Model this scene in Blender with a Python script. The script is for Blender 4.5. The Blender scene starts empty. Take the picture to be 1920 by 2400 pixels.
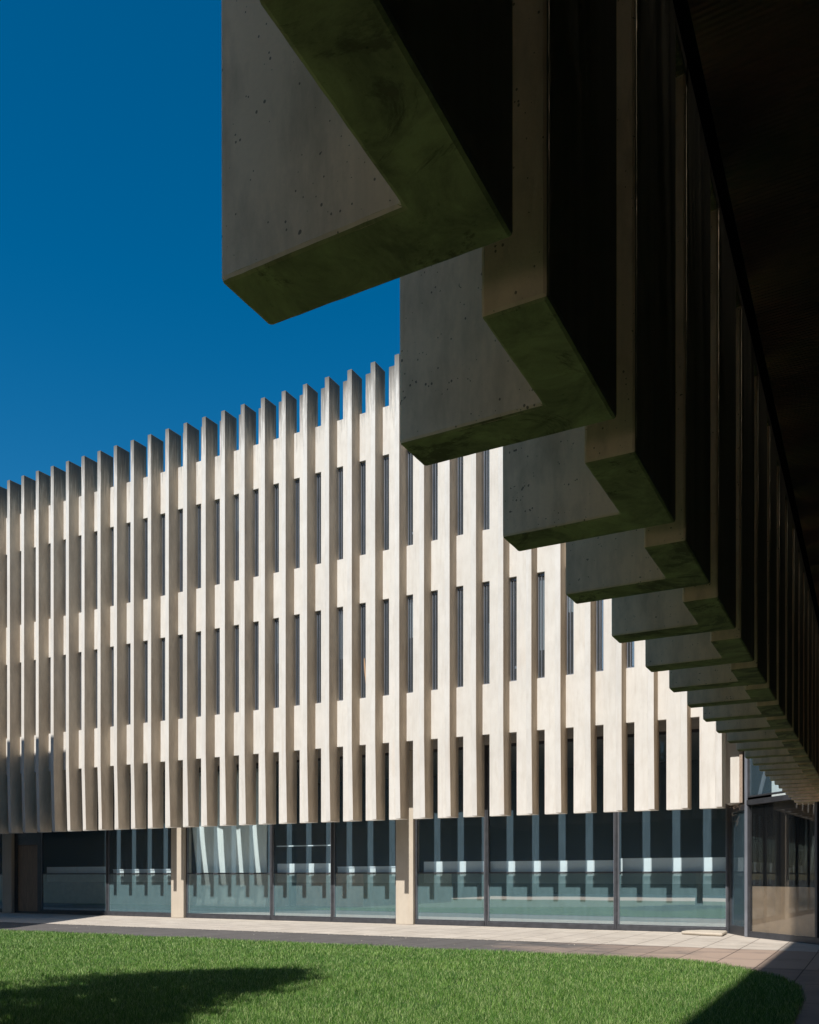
import bpy, bmesh, math, random
import numpy as np
from mathutils import Vector, Matrix
random.seed(7)
rng = np.random.default_rng(11)
R = math.radians
S = bpy.context.scene
C = S.collection

EYE = 1.77
# ------------------------------------------------------------------ materials
def new_mat(name):
    m = bpy.data.materials.new(name); m.use_nodes = True
    nt = m.node_tree
    for n in list(nt.nodes): nt.nodes.remove(n)
    out = nt.nodes.new('ShaderNodeOutputMaterial')
    return m, nt, out
class G:
    """tiny helper round a node tree"""
    def __init__(s, nt): s.nt = nt
    def n(s, typ, **kw):
        nd = s.nt.nodes.new(typ)
        for k, v in kw.items():
            if k.startswith('_'): setattr(nd, k[1:], v)
            else: nd.inputs[k.replace('__', ' ')].default_value = v
        return nd
    def l(s, a, b): s.nt.links.new(a, b)
    def pos(s, scale=(1, 1, 1)):
        g = s.n('ShaderNodeNewGeometry')
        v = s.n('ShaderNodeVectorMath', _operation='MULTIPLY')
        s.l(g.outputs['Position'], v.inputs[0]); v.inputs[1].default_value = scale
        return v.outputs[0]
    def noise(s, scale, detail=4, rough=.55, vec=None, vs=(1, 1, 1), dist=0):
        t = s.n('ShaderNodeTexNoise'); t.inputs['Scale'].default_value = scale
        t.inputs['Detail'].default_value = detail; t.inputs['Roughness'].default_value = rough
        t.inputs['Distortion'].default_value = dist
        s.l(vec if vec is not None else s.pos(vs), t.inputs['Vector'])
        return t.outputs['Fac']
    def ramp(s, fac, stops, interp='LINEAR'):
        r = s.n('ShaderNodeValToRGB'); r.color_ramp.interpolation = interp
        e = r.color_ramp.elements
        while len(e) < len(stops): e.new(.5)
        for i, (p, c) in enumerate(stops):
            e[i].position = p
            e[i].color = (c, c, c, 1) if isinstance(c, (int, float)) else (*c, 1)
        s.l(fac, r.inputs[0]); return r.outputs[0]
    def mix(s, fac, a, b, mode='MIX'):
        m = s.n('ShaderNodeMix', _data_type='RGBA', _blend_type=mode)
        for val, idx in ((fac, 0), (a, 6), (b, 7)):
            if isinstance(val, (int, float)): m.inputs[idx].default_value = val
            elif isinstance(val, tuple): m.inputs[idx].default_value = (*val, 1)
            else: s.l(val, m.inputs[idx])
        return m.outputs[2]
    def math(s, op, a, b=None, c=None, clamp=False):
        m = s.n('ShaderNodeMath', _operation=op); m.use_clamp = clamp
        for i, v in enumerate((a, b, c)):
            if v is None: continue
            if isinstance(v, (int, float)): m.inputs[i].default_value = v
            else: s.l(v, m.inputs[i])
        return m.outputs[0]
    def xyz(s):
        g = s.n('ShaderNodeNewGeometry'); x = s.n('ShaderNodeSeparateXYZ')
        s.l(g.outputs['Position'], x.inputs[0]); return x.outputs
    def normal(s):
        g = s.n('ShaderNodeNewGeometry'); x = s.n('ShaderNodeSeparateXYZ')
        s.l(g.outputs['True Normal'], x.inputs[0]); return x.outputs
    def bump(s, h, dist=.01, strength=1.0):
        b = s.n('ShaderNodeBump'); b.inputs['Distance'].default_value = dist
        b.inputs['Strength'].default_value = strength
        s.l(h, b.inputs['Height']); return b.outputs[0]

def simple(name, col, rough=.6, metal=0, var=.15, scale=3, spec=.5, vs=(1, 1, 1)):
    m, nt, out = new_mat(name); g = G(nt)
    p = g.n('ShaderNodeBsdfPrincipled'); p.inputs['Metallic'].default_value = metal
    p.inputs['Specular IOR Level'].default_value = spec
    f = g.noise(scale, 5, .6, vs=vs)
    c1 = tuple(x*(1-var) for x in col); c2 = tuple(min(1, x*(1+var)) for x in col)
    g.l(g.ramp(f, [(.3, c1), (.7, c2)]), p.inputs['Base Color'])
    g.l(g.math('MULTIPLY_ADD', f, .2, rough-.1), p.inputs['Roughness'])
    g.l(p.outputs[0], out.inputs[0]); return m

def concrete(name, col, dark, moss=False, top=19.77, side=0, holes=1.0):
    m, nt, out = new_mat(name); g = G(nt)
    p = g.n('ShaderNodeBsdfPrincipled'); p.inputs['Roughness'].default_value = .85
    p.inputs['Specular IOR Level'].default_value = .25
    big = g.noise(.9, 5, .6)
    med = g.noise(6, 6, .65, vs=(1, 1, .35))
    fine = g.noise(55, 4, .6)
    streak = g.noise(9, 5, .6, vs=(1, 1, .07))
    c = g.mix(g.ramp(big, [(.3, 0.0), (.72, 1.0)]), tuple(x*.88 for x in col), col)
    c = g.mix(g.math('MULTIPLY', g.ramp(med, [(.45, 0.), (.8, 1.)]), .75 if moss else .35), c, tuple(x*.72 for x in dark) if moss else dark)
    c = g.mix(g.math('MULTIPLY', g.ramp(streak, [(.5, 0.), (.78, 1.)]), .38), c, dark)
    c = g.mix(g.math('MULTIPLY', g.ramp(fine, [(.4, 0.), (.7, 1.)]), .12), c, tuple(x*.6 for x in col))
    if side:    # flanks tinted tan to paint in warm bounce on their shaded sides
        NS = g.normal()
        fl = g.ramp(g.math('ABSOLUTE', NS[0]), [(.6, 0.), (.85, 1.)])
        pn = g.noise(1.7, 6, .7, vs=(1, 1, .3))
        c = g.mix(g.math('MULTIPLY', fl, side), c, g.mix(g.ramp(pn, [(.35, 0.), (.68, 1.)]), (.48, .38, .275), (.74, .615, .46)))
    oi = g.n('ShaderNodeObjectInfo')
    c = g.mix(g.math('MULTIPLY', oi.outputs['Random'], .16), c, tuple(x*.62 for x in col))
    # rust coloured runs
    rust = g.noise(2.2, 3, .5, vs=(1, 1, .12))
    c = g.mix(g.math('MULTIPLY', g.ramp(rust, [(.62, 0.), (.78, 1.)]), .25), c, (col[0]*.8, col[1]*.62, col[2]*.45))
    # weathering near the tops of the fins: dark runs that fade downwards
    X = g.xyz()
    h = g.math('SUBTRACT', top, X[2])
    run = g.noise(16, 4, .7, vs=(1, 1, .05))
    reach = g.math('MULTIPLY_ADD', g.ramp(run, [(.28, 0.), (.72, 1.)]), 3.0, .15)
    k = g.math('SUBTRACT', 1.0, g.math('DIVIDE', h, reach), clamp=True)
    c = g.mix(g.math('MULTIPLY', k, .85, clamp=True), c, (.06, .055, .05))
    # bug holes
    v = g.n('ShaderNodeTexVoronoi'); v.feature = 'F1'; v.inputs['Scale'].default_value = 25
    v.inputs['Randomness'].default_value = 1
    wob = g.n('ShaderNodeTexNoise'); wob.inputs['Scale'].default_value = 22; g.l(g.pos(), wob.inputs['Vector'])
    av = g.n('ShaderNodeVectorMath', _operation='MULTIPLY_ADD'); g.l(wob.outputs['Color'], av.inputs[0]); av.inputs[1].default_value = (.07, .07, .09); g.l(g.pos((1, 1, .8)), av.inputs[2])
    g.l(av.outputs[0], v.inputs['Vector'])
    sz = g.math('MULTIPLY', g.math('POWER', g.math('MAXIMUM', g.math('SUBTRACT', g.noise(19, 1, .5), .5), 0.0), .8), .33*holes)
    hole = g.math('LESS_THAN', v.outputs['Distance'], sz)
    v2 = g.n('ShaderNodeTexVoronoi'); v2.inputs['Scale'].default_value = 48
    g.l(g.pos((1, 1, .8)), v2.inputs['Vector'])
    hole2 = g.math('LESS_THAN', v2.outputs['Distance'], g.math('MULTIPLY', g.math('MAXIMUM', g.math('SUBTRACT', g.noise(17, 1, .5), .5), 0.0), .75*holes))
    hh = g.math('MAXIMUM', hole, hole2)
    c = g.mix(g.math('MULTIPLY', hh, .75), c, (.05, .045, .04))
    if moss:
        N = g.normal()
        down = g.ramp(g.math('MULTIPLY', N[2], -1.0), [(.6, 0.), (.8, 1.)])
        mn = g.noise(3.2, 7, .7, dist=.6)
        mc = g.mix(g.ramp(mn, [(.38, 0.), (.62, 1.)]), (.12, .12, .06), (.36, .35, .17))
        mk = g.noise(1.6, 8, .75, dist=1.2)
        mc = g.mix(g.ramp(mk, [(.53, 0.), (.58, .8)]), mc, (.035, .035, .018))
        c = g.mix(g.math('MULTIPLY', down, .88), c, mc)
        # inner side painted dark for the deep shade there, with vertical streaks
        inner_shade = g.ramp(N[0], [(.6, 0.), (.8, 1.)])
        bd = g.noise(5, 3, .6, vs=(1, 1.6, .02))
        c = g.mix(inner_shade, c, g.mix(bd, (.16, .14, .09), (.38, .33, .22)))
    g.l(c, p.inputs['Base Color'])
    hgt = g.math('ADD', g.math('MULTIPLY', fine, .3), g.math('MULTIPLY', med, .6))
    hgt = g.math('SUBTRACT', hgt, g.math('MULTIPLY', hh, 1.2))
    g.l(g.bump(hgt, .006, .7), p.inputs['Normal'])
    g.l(p.outputs[0], out.inputs[0]); return m

M = {}
M['conc'] = concrete('pale_cast_concrete', (.66, .63, .585), (.42, .37, .31), holes=.55, side=.9)
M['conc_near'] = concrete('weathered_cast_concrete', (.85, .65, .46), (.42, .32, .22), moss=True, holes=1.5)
M['col'] = concrete('column_concrete', (.52, .46, .38), (.36, .30, .23), holes=.6)
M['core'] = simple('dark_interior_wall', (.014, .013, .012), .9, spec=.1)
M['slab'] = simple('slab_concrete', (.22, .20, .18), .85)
M['blockwall'] = simple('wing_wall_concrete', (.58, .43, .30), .85)
M['frame'] = simple('charcoal_window_frame', (.055, .057, .065), .45, metal=.3, var=.25, scale=6)
M['alu'] = simple('worn_grey_mullion', (.22, .23, .26), .4, metal=.6, var=.2, scale=5, vs=(1, 1, .2))
M['door'] = simple('brown_door_timber', (.22, .15, .10), .6, var=.25, scale=4, vs=(3, 3, .4))
M['white'] = simple('white_board', (.72, .74, .73), .6, var=.05)
M['rail'] = simple('white_rail', (.8, .82, .84), .5, var=.05)
M['curtain'] = simple('off_white_curtain', (.80, .82, .78), .8, var=.08, scale=2, vs=(6, 6, .3))
M['orange'] = simple('orange_wood', (.36, .22, .12), .5)
M['rust'] = simple('rusted_flashing', (.30, .23, .18), .8, var=.4, scale=30)
M['bark'] = simple('tree_bark', (.12, .09, .065), .9, var=.4, scale=14, vs=(1, 1, .2))
M['debris'] = simple('dry_litter', (.55, .50, .42), .9, var=.4, scale=40)
M['twig'] = simple('dry_twig', (.14, .10, .07), .9, var=.4, scale=40)

def glass(name, film, tint, film_col, refl=.08, wob=.10):
    m, nt, out = new_mat(name); g = G(nt)
    tr = g.n('ShaderNodeBsdfTransparent'); tr.inputs[0].default_value = (*tint, 1)
    df = g.n('ShaderNodeBsdfDiffuse')
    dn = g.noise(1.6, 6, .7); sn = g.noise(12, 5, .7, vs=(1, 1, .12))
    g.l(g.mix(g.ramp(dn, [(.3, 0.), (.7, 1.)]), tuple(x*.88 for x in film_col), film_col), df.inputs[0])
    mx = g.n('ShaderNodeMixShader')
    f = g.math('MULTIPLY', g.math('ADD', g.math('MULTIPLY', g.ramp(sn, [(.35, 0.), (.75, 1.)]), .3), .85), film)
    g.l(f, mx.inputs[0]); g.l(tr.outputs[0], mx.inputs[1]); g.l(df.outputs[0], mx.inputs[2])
    gl = g.n('ShaderNodeBsdfGlossy'); gl.inputs['Roughness'].default_value = .012
    g.l(g.bump(g.noise(.5, 1, .4), .012, wob), gl.inputs['Normal'])
    fr = g.n('ShaderNodeFresnel'); fr.inputs['IOR'].default_value = 1.35
    rf = g.math('ADD', g.math('MULTIPLY', fr.outputs[0], 1-refl), refl, clamp=True)
    m2 = g.n('ShaderNodeMixShader'); g.l(rf, m2.inputs[0])
    g.l(mx.outputs[0], m2.inputs[1]); g.l(gl.outputs[0], m2.inputs[2])
    # the inner side of the pane only lets light through (one dusty, reflecting face per pane)
    geo = g.n('ShaderNodeNewGeometry'); clear = g.n('ShaderNodeBsdfTransparent')
    m3 = g.n('ShaderNodeMixShader'); g.l(geo.outputs['Backfacing'], m3.inputs[0])
    g.l(m2.outputs[0], m3.inputs[1]); g.l(clear.outputs[0], m3.inputs[2])
    g.l(m3.outputs[0], out.inputs[0]); return m
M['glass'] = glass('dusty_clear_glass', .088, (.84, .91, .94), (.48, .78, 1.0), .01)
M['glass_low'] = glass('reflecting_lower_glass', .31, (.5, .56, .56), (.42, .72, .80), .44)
M['glass_up'] = glass('slot_window_glass', .10, (.45, .5, .55), (.35, .45, .55), .16)
M['glass_dark'] = glass('shaded_pane_glass', .02, (.86, .85, .82), (.4, .45, .5), .08, .05)

def soffit_mat():
    m, nt, out = new_mat('ribbed_brown_soffit'); g = G(nt)
    p = g.n('ShaderNodeBsdfPrincipled'); p.inputs['Roughness'].default_value = .85
    w = g.n('ShaderNodeTexWave'); w.inputs['Scale'].default_value = 8; w.bands_direction = 'Y'
    w.inputs['Distortion'].default_value = .4
    g.l(g.pos(), w.inputs['Vector'])
    n = g.noise(.8, 5, .6)
    g.l(g.mix(g.ramp(n, [(.35, 0.), (.7, 1.)]), (.20, .15, .10), (.5, .26, .16)), p.inputs['Base Color'])
    g.l(g.bump(w.outputs['Fac'], .012), p.inputs['Normal'])
    g.l(p.outputs[0], out.inputs[0]); return m
M['soffit'] = soffit_mat()

def paving(name, base, joint, pu, pw, stain, ou=0, ow=0, rough=.8):
    m, nt, out = new_mat(name); g = G(nt)
    p = g.n('ShaderNodeBsdfPrincipled'); p.inputs['Specular IOR Level'].default_value = .25
    X = g.xyz()
    def jl(x, per, off, wd):
        a = g.math('FRACT', g.math('DIVIDE', g.math('ADD', x, off+1000*per), per))
        d = g.math('MINIMUM', a, g.math('SUBTRACT', 1.0, a))
        return g.math('LESS_THAN', d, wd/per/2), g.math('FLOOR', g.math('DIVIDE', g.math('ADD', x, off+1000*per), per))
    j1, i1 = jl(X[0], pu, ou, .022)
    j2, i2 = jl(X[1], pw, ow, .022)
    jj = g.math('MAXIMUM', j1, j2)
    wn = g.n('ShaderNodeTexWhiteNoise', _noise_dimensions='2D')
    cv = g.n('ShaderNodeCombineXYZ'); g.l(i1, cv.inputs[0]); g.l(i2, cv.inputs[1]); g.l(cv.outputs[0], wn.inputs['Vector'])
    n1 = g.noise(1.1, 6, .65); n2 = g.noise(28, 5, .6); n3 = g.noise(2.6, 6, .7, vs=(.5, 1.6, 1), dist=.8)
    c = g.mix(g.math('MULTIPLY', wn.outputs[0], .35), base, tuple(x*.7 for x in base))
    c = g.mix(g.math('MULTIPLY', g.ramp(n1, [(.35, 0.), (.65, 1.)]), .7), c, stain)
    c = g.mix(g.math('MULTIPLY', g.ramp(n3, [(.52, 0.), (.7, 1.)]), .5), c, tuple(x*.6 for x in stain))
    c = g.mix(g.math('MULTIPLY', n2, .25), c, tuple(x*.6 for x in base))
    c = g.mix(jj, c, joint)
    g.l(c, p.inputs['Base Color']); p.inputs['Roughness'].default_value = rough
    g.l(g.bump(g.math('SUBTRACT', g.math('MULTIPLY', n2, .4), jj), .006), p.inputs['Normal'])
    g.l(p.outputs[0], out.inputs[0]); return m
M['slabs'] = paving('pale_paving_slabs', (.58, .52, .45), (.16, .13, .11), .87, 3.1, (.38, .33, .28), ou=.37, ow=-.2)
M['bounce_slab'] = paving('pale_bounce_slabs', (.64, .55, .45), (.2, .16, .12), 1.2, 1.2, (.5, .41, .32))
M['asph'] = paving('dark_paving_band', (.135, .125, .12), (.05, .045, .04), .87, 6.0, (.09, .083, .08), ou=.37, ow=1.5)
M['brown'] = paving('brown_paving_slabs', (.33, .245, .20), (.06, .05, .045), .87, 2.4, (.20, .155, .135), ou=.37, ow=.9)

def band_mat():
    m = M['asph'].copy(); m.name = 'weathered_paving_band'; nt = m.node_tree; g = G(nt)
    p = [n for n in nt.nodes if n.type == 'BSDF_PRINCIPLED'][0]
    src = p.inputs['Base Color'].links[0].from_socket
    X = g.xyz(); n = g.noise(.8, 6, .7, vs=(.6, 1.2, 1), dist=.7)
    k = g.math('ADD', g.math('MULTIPLY', g.math('ADD', X[0], 8.5), .17), g.math('MULTIPLY', g.math('SUBTRACT', n, .5), 2.6), clamp=True)
    c = g.mix(k, src, (.36, .27, .215))
    a = g.math('FRACT', g.math('DIVIDE', g.math('ADD', X[0], 870.37), .87))
    j = g.math('LESS_THAN', a, .022)
    g.l(g.mix(j, c, (.05, .04, .035)), p.inputs['Base Color'])
    return m
M['band'] = band_mat()
def lawn_mat():
    m, nt, out = new_mat('lawn_soil'); g = G(nt)
    p = g.n('ShaderNodeBsdfPrincipled'); p.inputs['Roughness'].default_value = .9
    n = g.noise(.7, 5, .6); n2 = g.noise(40, 4, .7)
    c = g.mix(g.ramp(n, [(.3, 0.), (.7, 1.)]), (.035, .08, .018), (.05, .11, .024))
    c = g.mix(g.math('MULTIPLY', n2, .6), c, (.03, .05, .015))
    g.l(c, p.inputs['Base Color']); g.l(g.bump(n2, .03), p.inputs['Normal'])
    g.l(p.outputs[0], out.inputs[0]); return m
M['lawn'] = lawn_mat()
def blade_mat():
    m, nt, out = new_mat('grass_blade'); g = G(nt)
    p = g.n('ShaderNodeBsdfPrincipled'); p.inputs['Roughness'].default_value = .55
    p.inputs['Specular IOR Level'].default_value = .35
    n = g.noise(.55, 6, .65)
    at = g.n('ShaderNodeAttribute'); at.attribute_name = 'tone'; n2 = at.outputs['Fac']
    c = g.mix(g.ramp(n, [(.3, 0.), (.7, 1.)]), (.092, .245, .034), (.22, .395, .066))
    c = g.mix(g.ramp(n2, [(0., 1.), (.42, 1.), (.5, 0.)]), c, (.05, .135, .02))
    c = g.mix(g.ramp(n2, [(.72, 0.), (.9, 1.)]), c, (.46, .56, .24))
    g.l(c, p.inputs['Base Color'])
    t = g.n('ShaderNodeBsdfTranslucent'); g.l(c, t.inputs[0])
    mx = g.n('ShaderNodeMixShader'); mx.inputs[0].default_value = .3
    g.l(p.outputs[0], mx.inputs[1]); g.l(t.outputs[0], mx.inputs[2])
    g.l(mx.outputs[0], out.inputs[0]); return m
M['blade'] = blade_mat()
def leaf_mat():
    m, nt, out = new_mat('tree_leaf'); g = G(nt)
    p = g.n('ShaderNodeBsdfPrincipled'); p.inputs['Roughness'].default_value = .5
    n = g.noise(1.5, 4, .6)
    g.l(g.ramp(n, [(.3, (.03, .07, .015)), (.7, (.07, .13, .03))]), p.inputs['Base Color'])
    g.l(p.outputs[0], out.inputs[0]); return m
M['leaf'] = leaf_mat()

# ------------------------------------------------------------------ object helpers
def tag(o, label=None, cat=None, group=None, kind=None):
    if label: o['label'] = label
    if cat: o['category'] = cat
    if group: o['group'] = group
    if kind: o['kind'] = kind
    return o
def empty(name, loc=(0, 0, 0)):
    o = bpy.data.objects.new(name, None); C.objects.link(o); o.location = loc
    o.empty_display_size = .3; return o
class MB:
    def __init__(s): s.v = []; s.f = []
    def add(s, vs, fs):
        b = len(s.v); s.v += [tuple(v) for v in vs]; s.f += [tuple(b+i for i in f) for f in fs]
    def box(s, x0, x1, y0, y1, z0, z1):
        s.add([(x, y, z) for z in (z0, z1) for (x, y) in ((x0, y0), (x1, y0), (x1, y1), (x0, y1))],
              [(3, 2, 1, 0), (4, 5, 6, 7), (0, 1, 5, 4), (1, 2, 6, 5), (2, 3, 7, 6), (3, 0, 4, 7)])
    def prism(s, pts, z0, z1):          # pts counter-clockwise in xy
        n = len(pts)
        s.add([(x, y, z0) for x, y in pts]+[(x, y, z1) for x, y in pts],
              [tuple(range(n-1, -1, -1)), tuple(range(n, 2*n))]+[(i, (i+1) % n, n+(i+1) % n, n+i) for i in range(n)])
    def wallseg(s, a, b, t, z0, z1, off=0):    # a thick vertical strip from a to b in plan
        d = Vector((b[0]-a[0], b[1]-a[1])).normalized(); nn = Vector((-d.y, d.x))
        p = [Vector(a)+nn*(off), Vector(b)+nn*(off), Vector(b)+nn*(off+t), Vector(a)+nn*(off+t)]
        s.prism([(q.x, q.y) for q in p], z0, z1)
    def build(s, name, mat, parent=None, bevel=0, smooth=False, loc=None):
        me = bpy.data.meshes.new(name); me.from_pydata(s.v, [], s.f); me.update()
        bm = bmesh.new(); bm.from_mesh(me); bmesh.ops.recalc_face_normals(bm, faces=bm.faces)
        bm.to_mesh(me); bm.free()
        me.materials.append(mat)
        o = bpy.data.objects.new(name, me); C.objects.link(o)
        if parent is not None: o.parent = parent
        if loc is not None: o.location = loc
        if bevel:
            b = o.modifiers.new('bevel', 'BEVEL'); b.width = bevel; b.segments = 2; b.limit_method = 'ANGLE'
            b.harden_normals = False
        if smooth:
            for p in me.polygons: p.use_smooth = True
        return o
def copy_tree(o, parent=None):
    c = o.copy(); C.objects.link(c); c.parent = parent
    for ch in o.children: copy_tree(ch, c)
    return c

ZB, ZS, W1B, W1T, W2B, W2T, ZST, ZT = 3.79, 6.51, 8.19, 11.60, 13.33, 16.70, 18.41, 19.77
def leg_outline(n, w, ZB=3.79):
    """stepped elevation of the wall leg; n, w = narrow and wide reach"""
    return [(0, ZB), (0, ZT), (-n, ZT), (-n, ZST), (-w, ZST), (-w, W2T), (-n, W2T), (-n, W2B), (-w, W2B),
            (-w, W1T), (-n, W1T), (-n, W1B), (-w, W1B), (-w, ZS), (-n, ZS), (-n, ZB)]
def panel_mesh(name, fin_t, narrow, wide, tip, face, back, taper=.08, mirror=False, zb=3.79, chips=False):
    """One precast unit. Local frame: x along the facade (leg on the -x side of the fin),
       y into the building (fin tip at y=0), z up. mirror swaps into the other wing's frame."""
    bm = bmesh.new()
    # fin, with its tip drawn back below the slot head
    pts = [(tip, ZT), (tip, ZS), (tip+taper, zb), (back, zb), (back, ZT)]
    parts = []
    def ext(poly, f0, f1, lift):
        a = [bm.verts.new(lift(p, f0)) for p in poly]; b = [bm.verts.new(lift(p, f1)) for p in poly]
        bm.faces.new(a); bm.faces.new(list(reversed(b)))
        n = len(poly)
        for i in range(n): bm.faces.new((a[i], b[i], b[(i+1) % n], a[(i+1) % n]))
    # fin and leg are one casting: union of the two so no seam shows where they meet
    def shot():
        nonlocal bm
        bmesh.ops.recalc_face_normals(bm, faces=bm.faces)
        q = bpy.data.meshes.new('tmp'); bm.to_mesh(q); bm.free(); bm = bmesh.new()
        qo = bpy.data.objects.new('tmp', q); C.objects.link(qo); return qo
    ext(pts, 0, fin_t, lambda p, t: (t, p[0], p[1])); fo = shot()
    ol = [((fin_t*.5 if x == 0 else x), z) for x, z in leg_outline(narrow, wide, zb)]
    ext(ol, face, back, lambda p, t: (p[0], t, p[1])); lo = shot()
    md = fo.modifiers.new('u', 'BOOLEAN'); md.operation = 'UNION'; md.solver = 'EXACT'; md.object = lo
    bpy.context.view_layer.update()
    dg_ = bpy.context.evaluated_depsgraph_get()
    me_ = bpy.data.meshes.new_from_object(fo.evaluated_get(dg_))
    bm.from_mesh(me_)
    bmesh.ops.remove_doubles(bm, verts=bm.verts, dist=1e-4)
    bmesh.ops.dissolve_limit(bm, angle_limit=R(1), verts=bm.verts, edges=bm.edges)
    for q in (fo, lo): bpy.data.objects.remove(q)
    if chips:      # worn lower edges: extra points along them, knocked back a little
        rj = random.Random(int(wide*1000)+int(fin_t*7777))
        for e_ in list(bm.edges):
            a_, b_ = e_.verts
            if max(a_.co.z, b_.co.z) < ZS+.01 and e_.calc_length() > .12:
                bmesh.ops.subdivide_edges(bm, edges=[e_], cuts=max(2, int(e_.calc_length()/.045)))
        for v in bm.verts:
            if len(v.link_edges) == 2 and v.co.z < ZS-.02:
                k_ = .0006 if rj.random() < .94 else .0010
                low = v.co.z < zb+.01
                v.co += Vector((rj.gauss(0, k_*.6), rj.gauss(0, k_*.6), abs(rj.gauss(0, k_)) if low else 0))
    if mirror:   # (x,y) -> (y,-x): fin tip towards -X, leg on the -Y side
        for v in bm.verts:
            x, y, z = v.co; v.co = (y, x, z)
        bmesh.ops.reverse_faces(bm, faces=bm.faces)
        bmesh.ops.recalc_face_normals(bm, faces=bm.faces)
    me = bpy.data.meshes.new(name); bm.to_mesh(me); bm.free()
    return me
def mesh_obj(name, me, mat, parent, loc=(0, 0, 0), bevel=.012):
    if not me.materials: me.materials.append(mat)
    o = bpy.data.objects.new(name, me); C.objects.link(o); o.parent = parent; o.location = loc
    if bevel:
        b = o.modifiers.new('bevel', 'BEVEL'); b.width = bevel; b.segments = 2; b.limit_method = 'ANGLE'
    return o

# ------------------------------------------------------------------ far wing (lit)
D = 26.23                 # plane of the fin tips
PITCH = .9591
U0 = -34.795              # left side of the leftmost whole fin
FT = .187; LEGF = .53; BACK = .71; NAR = .52; WG = 28.9
far = tag(empty('library_wing', (-18, D, 0)), 'sunlit pale concrete wing with tall vertical fins and slit windows over a glazed ground floor',
          'building')
OX, OY = -18, D
def F(o):                  # children are written in world coordinates
    o.location = (o.location[0]-OX, o.location[1]-OY, o.location[2]); return o
pm = panel_mesh('concrete_fin', FT, NAR, PITCH-FT+.0005, 0, LEGF, BACK)
fin_src = None
idx = list(range(-4, 33))
for k in idx:
    loc = (U0+PITCH*k-OX, 0, 0)
    if fin_src is None:
        fin_src = mesh_obj('concrete_fin', pm, M['conc'], far, loc)
        o = fin_src
    else:
        o = fin_src.copy(); C.objects.link(o); o.parent = far; o.location = loc
# slot windows: frame > glass and blind
def slot_window(z0, z1):
    x0, x1 = -(PITCH-FT)+.004, -NAR-.003
    y0, y1 = BACK-.075, BACK-.025
    b = MB()
    b.box(x0, x0+.022, y0, y1, z0, z1); b.box(x1-.03, x1, y0, y1, z0, z1)
    b.box(x0+.022, x1-.03, y0, y1, z0, z0+.05); b.box(x0+.022, x1-.03, y0, y1, z1-.09, z1)
    b.box(x0+.10, x0+.118, y0+.003, y1, z0+.05, z1-.09)
    w = b.build('window', M['alu'], far)
    g_ = MB(); g_.box(x0+.022, x1-.03, y0+.018, y0+.026, z0+.05, z1-.09)
    g_.build('glass', M['glass_up'], w)
    return w
w1 = slot_window(W1B+.002, W1T-.002); w2 = slot_window(W2B+.002, W2T-.002)
def add_blind(w, zlo, zhi, a, b_, mat='white'):
    x0, x1 = -(PITCH-FT)+.03, -NAR-.035
    b = MB(); b.box(x0+(x1-x0)*a, x0+(x1-x0)*b_, BACK+.01, BACK+.02, zlo, zhi)
    return b.build('blind', M[mat], w)
rs = random.Random(5)
for k in idx[1:]:
    for wi, (src, z0, z1) in enumerate(((w1, W1B, W1T), (w2, W2B, W2T))):
        if k == idx[1]: w = src
        else:
            w = src.copy(); C.objects.link(w); w.parent = far
            for ch in src.children:
                if ch.name.startswith('glass'):
                    c = ch.copy(); C.objects.link(c); c.parent = w
        w.location = (U0+PITCH*k-OX, 0, 0)
for w in [o for o in far.children if o.name.startswith('window')]:
    z0, z1 = (W1B, W1T) if w.data == w1.data else (W2B, W2T)
    r = rs.random()
    if r < .22: add_blind(w, z0+.1, z1-rs.uniform(.2, 1.4), .62, 1.0)
    elif r < .38: add_blind(w, z1-rs.uniform(.8, 2.6), z1-.1, 0.0, 1.0, 'curtain')
    elif r < .75: add_blind(w, z0+.45, z0+.53, .45, .95, 'rail')
# slabs and inner walls behind the fins
YB = D+BACK+.004
for z0, z1 in ((ZS+.002, W1B-.03), (W1T+.03, W2B-.03), (W2T+.03, ZST-.15)):
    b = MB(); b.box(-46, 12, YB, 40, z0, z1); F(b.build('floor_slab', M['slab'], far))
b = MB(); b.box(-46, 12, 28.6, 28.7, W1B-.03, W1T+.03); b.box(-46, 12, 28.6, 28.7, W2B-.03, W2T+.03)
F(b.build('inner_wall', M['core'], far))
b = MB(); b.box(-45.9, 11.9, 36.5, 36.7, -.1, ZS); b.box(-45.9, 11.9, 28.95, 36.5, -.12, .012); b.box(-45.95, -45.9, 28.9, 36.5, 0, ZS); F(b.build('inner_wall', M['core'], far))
b = MB(); b.box(-39.2, -4.13, 29.02, 29.1, 3.05, 3.3) if False else b.box(-39, -4, 33.5, 33.7, .02, 2.2); F(b.build('inner_partition', M['core'], far))

# ground floor columns
cols = []
for (a, c_) in ((-38.5, -37.8), (-27.28, -26.56), (-16.0, -15.26)):
    b = MB(); b.box(a, c_, WG-.16, WG+.35, 0, ZS)
    F(b.build('column', M['col'], far, bevel=.015)); cols.append((a, c_))
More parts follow.
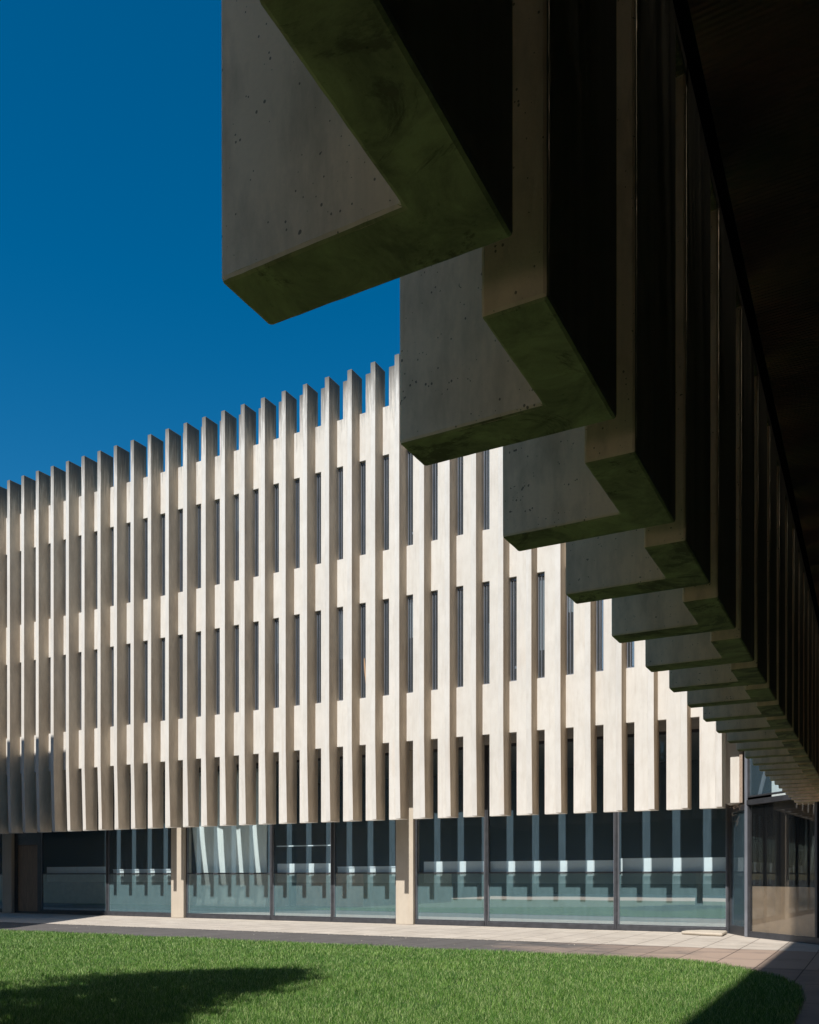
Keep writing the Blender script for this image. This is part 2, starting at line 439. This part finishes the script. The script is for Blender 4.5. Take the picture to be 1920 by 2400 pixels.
# glazing bays. transom at z 1.93
ZTR = 1.925
def bay(u0, u1, name='glazed_bay', transom=True, w=WG):
    """frame u0..u1 (outer), with upper and lower pane as sub-parts"""
    b = MB(); t = .07; dpt = .09
    b.box(u0, u0+t, w, w+dpt, .0, ZS-.002); b.box(u1-t, u1, w, w+dpt, .0, ZS-.002)
    b.box(u0+t, u1-t, w-.03, w+dpt, .0, .16)
    b.box(u0+t, u1-t, w+.005, w+dpt-.01, .16, .20)
    b.box(u0+t, u1-t, w, w+dpt, ZS-.1, ZS-.002)
    b.box(u0+t, u1-t, w, w+dpt, ZTR-.025, ZTR+.03)
    fr = b.build(name, M['frame'], far, bevel=.004); F(fr)
    bb = MB(); bb.box(u0+t, u0+t+.02, w-.012, w+.03, .2, ZS-.1); bb.build('glazing_bead', M['alu'], fr)
    bb = MB(); bb.box(u1-t-.02, u1-t, w-.012, w+.03, .2, ZS-.1); bb.build('glazing_bead', M['alu'], fr)
    for (a, z0, z1) in (('lower_pane', .20, ZTR-.025), ('upper_pane', ZTR+.03, ZS-.1)):
        g_ = MB(); g_.box(u0+t, u1-t, w+.04, w+.048, z0, z1); g_.build(a, M['glass' if a[0] == 'u' else 'glass_low'], fr)
    return fr
bays = [(-35.87, -31.34), (-31.34, -27.28), (-26.56, -21.92), (-21.92, -18.94), (-18.94, -16.0), (-15.26, -12.36), (-12.36, -7.66), (-7.66, -4.1)]
for u0, u1 in bays: bay(u0+.004, u1-.004)
bay(-37.8+.004, -36.1, 'glazed_bay') if False else None
# door in the leftmost bay
b = MB(); b.box(-37.78, -37.55, WG, WG+.1, 0, ZS-.002); b.box(-36.1, -35.88, WG, WG+.1, 0, ZS-.002)
b.box(-37.55, -36.1, WG, WG+.1, 3.35, ZS-.002); b.box(-37.55, -36.1, WG-.02, WG+.1, 0, .1)
dr = F(b.build('door_frame', M['frame'], far))
b = MB(); b.box(-37.55, -36.1, WG+.03, WG+.08, .1, 3.34)
b.build('door', M['door'], dr, bevel=.01)
# glazing left of the leftmost column
bay(-44.0, -38.55)

# ------------------------------------------------------------------ corner: end panel, narrow light, diagonal glazing
b = MB(); b.box(-4.085, -3.66, WG-.95, WG+.1, 4.02, ZS-.004); F(b.build('end_panel', M['conc'], far, bevel=.012))
b = MB(); b.box(-3.66, -3.57, WG-1.0, WG+.1, 4.02, ZS-.004); F(b.build('rusted_flashing', M['rust'], far))
A_, B_ = (-3.42, 28.75), (.75, 24.35)       # diagonal glass line: set from A_ to B_
n0, n1 = (-4.09, 28.87), (-3.44, 27.62)
nd = (Vector(n1)-Vector(n0)); nL = nd.length; nd.normalize()
def Q(t): return (n0[0]+nd.x*t, n0[1]+nd.y*t)
b = MB()
b.wallseg(Q(0), Q(.12), .1, 0, 3.95); b.wallseg(Q(nL-.12), Q(nL), .1, 0, 3.95)
b.wallseg(Q(.12), Q(nL-.12), .1, 0, .28); b.wallseg(Q(.12), Q(nL-.12), .1, 3.78, 3.95)
nf = F(b.build('narrow_light', M['frame'], far, bevel=.004))
b = MB(); b.wallseg(Q(.12), Q(nL-.12), .01, .28, 3.78, .04); b.build('glass', M['glass'], nf)
b = MB(); b.box(-3.46, -3.37, 27.45, 27.6, 0, ZS-.01); F(b.build('corner_mullion', M['alu'], far, bevel=.01))
A_ = (-3.38, 27.55); dv = (Vector((.75, 22.98))-Vector(A_)); Ld = dv.length; dv.normalize()
def P(t): return (A_[0]+dv.x*t, A_[1]+dv.y*t)
b = MB()
b.wallseg(P(0), P(Ld), .1, .0, .17, -.05); b.wallseg(P(0), P(Ld), .16, 3.90, 4.05, -.08); b.wallseg(P(0), P(Ld), .1, ZS-.12, ZS-.01, -.05)
b.wallseg(P(0), P(Ld), .1, 4.12, 4.17, -.05)
for t in (0.02, 2.95, Ld-.1):
    b.wallseg(P(t), P(t+.09), .12, .17, 3.90, -.06); b.wallseg(P(t), P(t+.09), .1, 4.17, ZS-.12, -.05)
dg = F(b.build('corner_glazing', M['frame'], far, bevel=.004))
for t0, t1 in ((.11, 2.95), (3.04, Ld-.1)):
    g_ = MB(); g_.wallseg(P(t0), P(t1), .01, .17, 3.90, 0); g_.build('lower_pane', M['glass_dark'], dg)
    g_ = MB(); g_.wallseg(P(t0), P(t1), .01, 4.17, ZS-.12, 0); g_.build('upper_pane', M['glass'], dg)
def reflection_mat():
    m, nt, out = new_mat('beige_reflection'); g = G(nt)
    p = g.n('ShaderNodeBsdfPrincipled'); p.inputs['Roughness'].default_value = .8
    X = g.xyz()
    def ln(x, per): return g.math('LESS_THAN', g.math('FRACT', g.math('DIVIDE', g.math('ADD', x, 100.0), per)), .16)
    k = g.math('MAXIMUM', ln(X[0], .045), ln(X[2], .055))
    n = g.noise(1.3, 5, .6)
    c = g.mix(g.ramp(n, [(.3, 0.), (.7, 1.)]), (.22, .165, .115), (.40, .31, .22))
    g.l(g.mix(g.math('MULTIPLY', k, .35), c, (.2, .15, .1)), p.inputs['Base Color'])
    g.l(p.outputs[0], out.inputs[0]); return m
M['reflection'] = reflection_mat()
b = MB(); b.wallseg(P(.10), P(5.95), .02, .17, 1.50, .09)  # added panel coloured like the sunlit path mirrored in the corner pane
tag(b.build('reflection_panel', M['reflection']), 'low beige panel painted as a path screen standing behind the big dark corner pane', 'reflection')
# sloping bar added for a slanted reflection in the upper corner pane
b = MB()
p0 = Vector((*P(.35), 4.15)); p1 = Vector((*P(1.25), 6.4))
b.add([p0+Vector((.05, .12, 0)), p0+Vector((.15, .12, 0)), p1+Vector((.15, .12, 0)), p1+Vector((.05, .12, 0)),
       p0+Vector((.05, .2, 0)), p0+Vector((.15, .2, 0)), p1+Vector((.15, .2, 0)), p1+Vector((.05, .2, 0))],
      [(0, 1, 2, 3), (4, 5, 6, 7), (0, 1, 5, 4), (2, 3, 7, 6), (1, 2, 6, 5), (0, 3, 7, 4)])
F(b.build('reflection_bar', M['alu'], far))

b = MB(); b.wallseg(P(.5), P(4.2), .02, 4.1, 6.3, .45); tag(b.build('blind', M['curtain']), 'pale blind behind the upper pane of the angled corner glazing', 'blind')
# things inside the ground floor windows (each its own thing)
def inside(name, mb, mat, label, cat, group=None, sub=None):
    o = mb.build(name, mat); return tag(o, label, cat, group)
WI = WG+.22
b = MB(); b.box(-15.0, -12.45, WI, WI+.03, 1.55, 2.35); inside('display_board', b, M['white'], 'low white board behind the pane just right of the rightmost round-the-corner column', 'board', 'low white boards behind the glass')
bpy.context.view_layer.update()
boards = [(-12.3, -7.75, 2.34, 'long low white board behind the wide pane second from the right'),
          (-7.58, -4.15, 2.40, 'low white board behind the large pane next to the corner mullion'),
          (-21.80, -19.05, 2.32, 'low white board behind the pane with the drawn blind rail'),
          (-18.85, -16.1, 2.15, 'narrow low grey board behind the pane left of the middle column'),
          (-31.2, -27.4, 2.10, 'thin low grey board behind the pane left of the tall curtain bay'),
          (-35.7, -31.5, 2.26, 'two-piece grey board behind the shaded pane beside the door')]
for a, c_, zt, lab in boards:
    b = MB()
    if 'two-piece' in lab: b.box(a, (a+c_)/2-.015, WI, WI+.03, 1.55, zt); b.box((a+c_)/2+.015, c_, WI, WI+.03, 1.55, zt)
    else: b.box(a, c_, WI, WI+.03, 1.55, zt)
    o = b.build('display_board', M['white']); tag(o, lab, 'board', 'low white boards behind the glass')
    if zt < 2.2:
        r_ = MB(); r_.box(a, c_, WI-.03, WI+.04, zt, zt+.035); r_.build('top_rail', M['rail'], o)
bpy.data.objects['display_board']['label'] = 'short low white board behind the pane just right of the middle column'
b = MB(); b.box(-21.8, -19.02, WI-.06, WI-.03, 3.02, 3.06); o = b.build('blind_rail', M['rail'])
tag(o, 'thin white blind rail hanging high across one ground floor pane', 'blind')
# billowing curtain
cu = MB(); nu, nz = 60, 30; vs = []; fs = []
for j in range(nz+1):
    z = .5+(6.3-.5)*j/nz
    for i in range(nu+1):
        s = i/nu; u = -26.45+s*(3.75+.55*(z/6.3))
        bulge = .42*(1-((z-1.4)/4.9))**2 if z > 1.4 else .42-.5*(1.4-z)**2*.3
        wv = WG+.18+bulge+.035*math.sin(s*34)+.05*math.sin(s*9+z*.8)
        vs.append((u+.28*(1-s)*max(0, (3.6-z))*.35*0, wv, z))
for j in range(nz):
    for i in range(nu):
        a = j*(nu+1)+i; fs.append((a, a+1, a+nu+2, a+nu+1))
cu.add(vs, fs); o = cu.build('curtain', M['curtain'], smooth=True)
o.modifiers.new('thick', 'SOLIDIFY').thickness = .006
tag(o, 'tall pale curtain bulging behind one ground floor pane right of the second column', 'curtain')
# orange strip in a middle floor window
b = MB(); uu = U0+PITCH*20-NAR-.16
q_ = [(uu+.03, 9.62), (uu+.07, 9.66), (uu+.10, 9.35), (uu+.14, 8.72), (uu+.12, 8.66), (uu+.05, 9.2)]
b.add([(x, D+BACK-.095, z) for x, z in q_]+[(x, D+BACK-.085, z) for x, z in q_],
      [tuple(range(6)), tuple(range(11, 5, -1))]+[(i, 6+i, 6+(i+1) % 6, (i+1) % 6) for i in range(6)])
tag(b.build('wood_strip', M['orange']), 'small tilted orange strip caught in a middle storey slit window', 'wood strip')
# small white sensor on the end panel
t = tag(empty('wall_sensor', (-4.15, WG-.98, 4.75)), 'tiny white round sensor fixed beside the end panel near the glazed corner', 'sensor')
def lathe(prof, n=14):
    m_ = MB(); vs = [(r*math.cos(2*math.pi*i/n), r*math.sin(2*math.pi*i/n), z) for r, z in prof for i in range(n)]
    fs = [(j*n+i, j*n+(i+1) % n, (j+1)*n+(i+1) % n, (j+1)*n+i) for j in range(len(prof)-1) for i in range(n)]
    fs += [tuple(range(n-1, -1, -1)), tuple((len(prof)-1)*n+i for i in range(n))]
    m_.add(vs, fs); return m_
lathe([(.02, -.09), (.05, -.07), (.06, -.02), (.06, .03), (.045, .07), (.02, .08)]).build('housing', M['white'], t, smooth=True)
b = MB(); b.box(0, .08, .0, .03, .0, .03); b.build('bracket', M['frame'], t)
# twigs and cobweb litter stuck over the narrow light
tw = MB(); rt = random.Random(3)
for i in range(46):
    c0 = Vector((-4.12+rt.random()*.5, WG-1.05+rt.random()*.12, 3.86+rt.random()*.16-(.5*rt.random() if i % 3 == 0 else 0)))
    d = Vector((rt.uniform(-1, 1), rt.uniform(-.4, .4), rt.uniform(-1, .6))).normalized()*rt.uniform(.06, .22)
    r = .003
    tw.add([c0+Vector((r, 0, 0)), c0+Vector((-r, 0, r)), c0+Vector((0, r, -r)), c0+d+Vector((r, 0, 0)), c0+d+Vector((-r, 0, r)), c0+d+Vector((0, r, -r))],
           [(0, 1, 4, 3), (1, 2, 5, 4), (2, 0, 3, 5), (0, 2, 1), (3, 4, 5)])
tag(tw.build('bird_nest', M['twig']), 'untidy tuft of dry twigs wedged below the white end panel', 'nest')
# loose concrete piece at the foot of the corner
b = MB(); pts = [(-5.35, 27.75), (-4.7, 27.45), (-4.05, 27.3), (-4.12, 28.75), (-4.9, 28.75), (-5.3, 28.3)]
b.prism(pts, .004, .10); o = b.build('concrete_ramp', M['col'], bevel=.05)
tag(o, 'low pale concrete ramp patch on the paving against the corner glazing', 'ramp')

# ------------------------------------------------------------------ near wing (in shade, overhead)
near = tag(empty('near_wing', (0, 0, 0)), 'shaded near wing overhead, dark concrete with mossy undersides stepping away', 'building')
WS = [2.262, 3.495, 4.742, 5.917, 7.117, 8.306, 9.379, 10.371, 11.408, 12.413, 13.44, 14.391, 15.345, 16.351, 17.33, 18.28, 19.20, 20.09, 20.96, 21.80, 22.63]
while WS[-1] < 25.2: WS.append(WS[-1]+.84)
back_ws = [2.262-1.30*i for i in range(1, 24)]
allw = sorted(back_ws)+WS
TIP = -1.965
cache = {}
for i, w in enumerate(allw):
    sp = 1.215 if i == 0 else w-allw[i-1]
    sp = round(sp, 2)
    ft = round(.21*sp, 3)
    # the visible ones each get their own mesh so edges can be chipped
    key = sp
    if key not in cache:
        cache[key] = panel_mesh('concrete_fin', ft, .53*sp, sp-ft+.0005, 0, .725, .975, taper=.035, mirror=True, zb=3.752, chips=True)
    me = cache[key]
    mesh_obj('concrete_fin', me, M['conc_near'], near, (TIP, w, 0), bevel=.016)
for z0, z1 in ((ZS-.03, W1B-.03), (W1T+.03, W2B-.03), (W2T+.03, ZST-.15)):
    b = MB(); b.box(-.895, 12, -26, D+BACK-.01, z0, z1)
    b.build('floor_slab', M['soffit'] if z0 < 7 else M['slab'], near)
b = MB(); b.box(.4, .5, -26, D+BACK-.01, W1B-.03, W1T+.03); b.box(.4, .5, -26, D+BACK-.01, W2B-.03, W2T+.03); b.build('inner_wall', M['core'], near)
b = MB(); b.box(-.985, -.90, -26, D+.68, ZS+.06, ZS+.2); b.build('joint_strip', M['core'], near)
# near glazing, beside and behind the viewer
for i in range(16):
    w0 = -26+3.1*i
    if w0+3.1 > 24.2: break
    b = MB(); b.box(.75, .84, w0, w0+.07, 0, ZS-.035); b.box(.75, .84, w0+.07, w0+3.1, 0, .18); b.box(.75, .84, w0+.07, w0+3.1, 1.9, 1.95)
    fr = b.build('glazed_bay', M['frame'], near)
    g_ = MB(); g_.box(.79, .80, w0+.07, w0+3.1, .18, ZS-.04); g_.build('pane', M['glass_dark'], fr)
b = MB(); b.box(4, 4.2, -26, 36.45, -.1, ZS-.04); b.box(.85, 4, -26, 23.5, -.12, .01); b.build('inner_wall', M['core'], near)

# ------------------------------------------------------------------ wings that close the court (outside the picture, they shade it)
for nm, lab, (x0, x1, y0, y1), face in (
        ('opposite_wing', 'plain concrete wing closing the court behind the viewer', (-46, 12, -40, -29), 'y'),
        ('side_wing', 'concrete wing on the left whose shadow falls across the left end of the facade', (-58, -31.45, -28.9, 16.75), 'x')):
    e_ = tag(empty(nm, ((x0+x1)/2, (y0+y1)/2, 0)), lab, 'building')
    cx_, cy_ = (x0+x1)/2, (y0+y1)/2
    b = MB(); b.box(x0-cx_, x1-cx_, y0-cy_, y1-cy_, 0, 18.3 if face == 'x' else 13.4); b.build('wall', M['blockwall'], e_, bevel=.03)
    for z0, z1 in (((.02, 6.4), (W1B, W1T), (W2B, W2T)) if face == 'x' else ((.02, 7.2), (W1B+.6, W1T))):
        b = MB()
        if face == 'y': b.box(x0+2-cx_, x1-2-cx_, y1-cy_, y1+.05-cy_, z0, z1)
        else: b.box(x1-cx_, x1+.05-cx_, y0+2-cy_, y1-2-cy_, z0, z1)
        b.build('window', M['core'], e_)
    if face == 'x':      # unseen wedge added to cast a slanted shadow on the path
        b = MB(); X0, X1, Y0, Y1 = x1-cx_+.02, -26.6-cx_, 2-cy_, 14-cy_
        b.add([(X0, Y0, 0), (X1, Y0, 0), (X1, Y1, 0), (X0, Y1, 0), (X0, Y0, 16.2), (X1, Y0, 6.9), (X1, Y1, 6.9), (X0, Y1, 16.2)],
              [(3, 2, 1, 0), (4, 5, 6, 7), (0, 1, 5, 4), (1, 2, 6, 5), (2, 3, 7, 6), (3, 0, 4, 7)])
        b.build('shadow_wedge', M['blockwall'], e_)

# ------------------------------------------------------------------ ground
def sheet(name, pts, z, mat, kind='structure'):
    m_ = MB(); m_.add([(x, y, z) for x, y in pts], [tuple(range(len(pts)))]); o = m_.build(name, mat)
    if o.data.polygons[0].normal.z < 0: o.data.flip_normals()
    if kind: o['kind'] = kind
    return o
ground = sheet('ground', [(-600, -600), (600, -600), (600, 600), (-600, 600)], -.016, M['slab'])
# lawn outline with rounded inner corner
arc = [(-.9, 11.5), (-.93, 13.6), (-1.1, 15.3), (-1.5, 16.5), (-2.1, 17.5), (-2.75, 18.35), (-3.6, 19.05), (-4.8, 19.0), (-6.5, 19.0)]
lawn_pts = [(-30, -24), (-.9, -24)]+arc+[(-46, 18.9), (-46, -24)]
sheet('lawn_soil', lawn_pts, .012, M['lawn'])
sheet('path', [(-46, 22.8), (-3.2, 22.8), (1, 22.8), (1, 29), (-46, 29)], -.004, M['slabs'])
sheet('path_band', [(-46, 18.4), (-1.0, 18.4), (-1.0, 23.0), (-46, 23.0)], -.008, M['band'])
sheet('undercroft_path', [(-5.2, 16), (-1.2, 10), (-1.2, -26), (4, -26), (4, 25), (-1.1, 25), (-6.5, 19.5)], -.012, M['brown'])
sheet('bounce_terrace', [(-46, -29), (1, -29), (1, -6.5), (-46, -6.5)], .016, M['bounce_slab'])  # unseen paving added to bounce warm light onto the near fins

# litter line along the joint between slabs and dark band
lt = MB(); rl = random.Random(9)
for i in range(420):
    u = rl.uniform(-36, -6); w = 22.66+rl.gauss(0, .05) if rl.random() < .6 else rl.uniform(19.8, 28.3)
    if u > -8.5 and w < 22.7: w += 1
    s_ = rl.uniform(.008, .035); a = rl.uniform(0, 6.28); h = rl.uniform(.002, .012)
    p = [(u+s_*math.cos(a+q)*rl.uniform(.6, 1), w+s_*math.sin(a+q)*rl.uniform(.6, 1)) for q in (0, 1.4, 2.9, 4.4)]
    lt.prism(p, 0, h)
tag(lt.build('litter', M['debris']), kind='stuff')

# ------------------------------------------------------------------ grass blades
def inside_lawn(x, y):
    inside_ = np.zeros(x.shape, bool); n = len(lawn_pts); j = n-1
    for i in range(n):
        xi, yi = lawn_pts[i]; xj, yj = lawn_pts[j]
        c_ = ((yi > y) != (yj > y))
        with np.errstate(divide='ignore', invalid='ignore'):
            c_ &= (x < (xj-xi)*(y-yi)/(yj-yi+1e-12)+xi)
        inside_ ^= c_; j = i
    return inside_
def grass(n):
    cs, sn = .88129, .47257
    Y = np.exp(rng.uniform(math.log(7.5), math.log(33), n))
    X = Y*rng.uniform(-.56, .56, n)
    u = cs*X-sn*Y; w = sn*X+cs*Y
    # clumping
    u += rng.normal(0, .012, n); w += rng.normal(0, .012, n)
    ok = inside_lawn(u+rng.normal(0, .03, n), w+rng.normal(0, .03, n)); u, w, Y = u[ok], w[ok], Y[ok]; n = len(u)
    sc = np.clip(Y/11, 1, 2.2)
    patch = .5+.5*np.sin(u*1.7+np.sin(w*1.1)*2)*np.sin(w*1.3+u*.4)
    h = rng.uniform(.035, .085, n)*(.8+.45*patch)*(.9+.1*sc); wd = rng.uniform(.0016, .0032, n)*np.clip(Y/13, .9, 2.0)
    a = rng.uniform(0, 2*math.pi, n); lean = rng.uniform(.1, .75, n)*h; la = rng.uniform(0, 2*math.pi, n)
    dx, dy = np.cos(a)*wd, np.sin(a)*wd; lx, ly = np.cos(la)*lean, np.sin(la)*lean
    z0 = .010
    V = np.empty((n, 5, 3), np.float32)
    V[:, 0] = np.stack([u-dx, w-dy, np.full(n, z0)], 1); V[:, 1] = np.stack([u+dx, w+dy, np.full(n, z0)], 1)
    mx, my = u+lx*.35, w+ly*.35
    V[:, 2] = np.stack([mx+dx*.8, my+dy*.8, z0+h*.6], 1); V[:, 3] = np.stack([mx-dx*.8, my-dy*.8, z0+h*.6], 1)
    V[:, 4] = np.stack([u+lx, w+ly, z0+h], 1)
    base = (np.arange(n)*5)[:, None]
    quads = (base+np.array([0, 1, 2, 3])).ravel(); 
    loops = np.concatenate([base+np.array([0, 1, 2, 3]), base+np.array([3, 2, 4])], 1).ravel().astype(np.int32)
    starts = np.stack([np.arange(n)*7, np.arange(n)*7+4], 1).ravel().astype(np.int32)
    me = bpy.data.meshes.new('grass'); me.vertices.add(n*5); me.vertices.foreach_set('co', V.ravel())
    me.loops.add(n*7); me.loops.foreach_set('vertex_index', loops)
    me.polygons.add(n*2); me.polygons.foreach_set('loop_start', starts)
    me.update(calc_edges=True); me.validate()
    at = me.attributes.new('tone', 'FLOAT', 'POINT'); at.data.foreach_set('value', np.repeat(rng.random(n).astype(np.float32), 5))
    me.materials.append(M['blade'])
    o = bpy.data.objects.new('grass', me); C.objects.link(o); o['kind'] = 'stuff'
    return o
grass(800000)

# ------------------------------------------------------------------ tree left of the picture, its shadow lies on the lawn
tr = tag(empty('court_tree', (-9.75, 1.6, 0)), 'conical leafy tree on the lawn whose shadow reaches into view', 'tree')
tk = lathe([(.26, 0), (.2, .6), (.17, 2.5), (.13, 6), (.07, 10), (.02, 12.4)], 12); tk.build('trunk', M['bark'], tr, smooth=True)
cr = MB(); rc = random.Random(21)
for b_ in range(190):
    z = 2.4+9.9*(b_/190)**.9; rad = 3.05*min(1, (12.6-z)/5.2)**.8*rc.uniform(.55, 1.12); an = rc.uniform(0, 6.28)
    cxy = Vector((math.cos(an)*rad*rc.uniform(.45, 1), math.sin(an)*rad*rc.uniform(.45, 1), z))
    for q in range(110):
        p = cxy+Vector((rc.gauss(0, .34), rc.gauss(0, .34), rc.gauss(0, .24)))
        s_ = rc.uniform(.08, .16); n1 = Vector((rc.gauss(0, 1), rc.gauss(0, 1), rc.gauss(0, 1))).normalized(); n2 = n1.orthogonal().normalized()
        n3 = n1.cross(n2)
        cr.add([p-n2*s_, p+n3*s_*.5, p+n2*s_, p-n3*s_*.5], [(0, 1, 2, 3)])
me = bpy.data.meshes.new('crown'); me.from_pydata(cr.v, [], cr.f); me.materials.append(M['leaf'])
o = bpy.data.objects.new('crown', me); C.objects.link(o); o.parent = tr

# ------------------------------------------------------------------ light
EL = math.atan(1.09); AZ = R(-.3)
sd = bpy.data.lights.new('sun', 'SUN'); sd.energy = 5.0; sd.angle = R(.53); sd.color = (1, .955, .89)
sun = bpy.data.objects.new('sun', sd); C.objects.link(sun)
# light travels towards +Y (world) and down
dirv = Vector((math.sin(AZ)*math.cos(EL), math.cos(AZ)*math.cos(EL), -math.sin(EL)))
sun.rotation_euler = dirv.to_track_quat('-Z', 'Y').to_euler()
W = bpy.data.worlds.new('World'); S.world = W; W.use_nodes = True
nt = W.node_tree; bg = nt.nodes['Background']
sky = nt.nodes.new('ShaderNodeTexSky'); sky.sky_type = 'NISHITA'; sky.sun_disc = False
sky.sun_elevation = EL; sky.sun_rotation = math.pi
sky.air_density = 1.0; sky.dust_density = .2; sky.ozone_density = 3.0; sky.altitude = 600
hs = nt.nodes.new('ShaderNodeHueSaturation'); hs.inputs['Saturation'].default_value = 1.42; hs.inputs['Hue'].default_value = .49
nt.links.new(sky.outputs[0], hs.inputs['Color']); nt.links.new(hs.outputs[0], bg.inputs[0])
bg.inputs[1].default_value = .091

# ------------------------------------------------------------------ camera
cd = bpy.data.cameras.new('camera'); cam = bpy.data.objects.new('camera', cd); C.objects.link(cam)
cam.location = (0, 0, EYE); cam.rotation_euler = (R(90), 0, R(28.201))
cd.sensor_fit = 'HORIZONTAL'; cd.sensor_width = 36; cd.lens = 2043/1920*36
cd.shift_y = (2056-1200)/1920; cd.clip_end = 3000; cd.clip_start = .05
S.camera = cam
S.render.engine = 'CYCLES'
S.cycles.max_bounces = 10; S.cycles.transparent_max_bounces = 16
S.view_settings.view_transform = 'Standard'; S.view_settings.look = 'None'
S.view_settings.exposure = .3; S.view_settings.gamma = 1
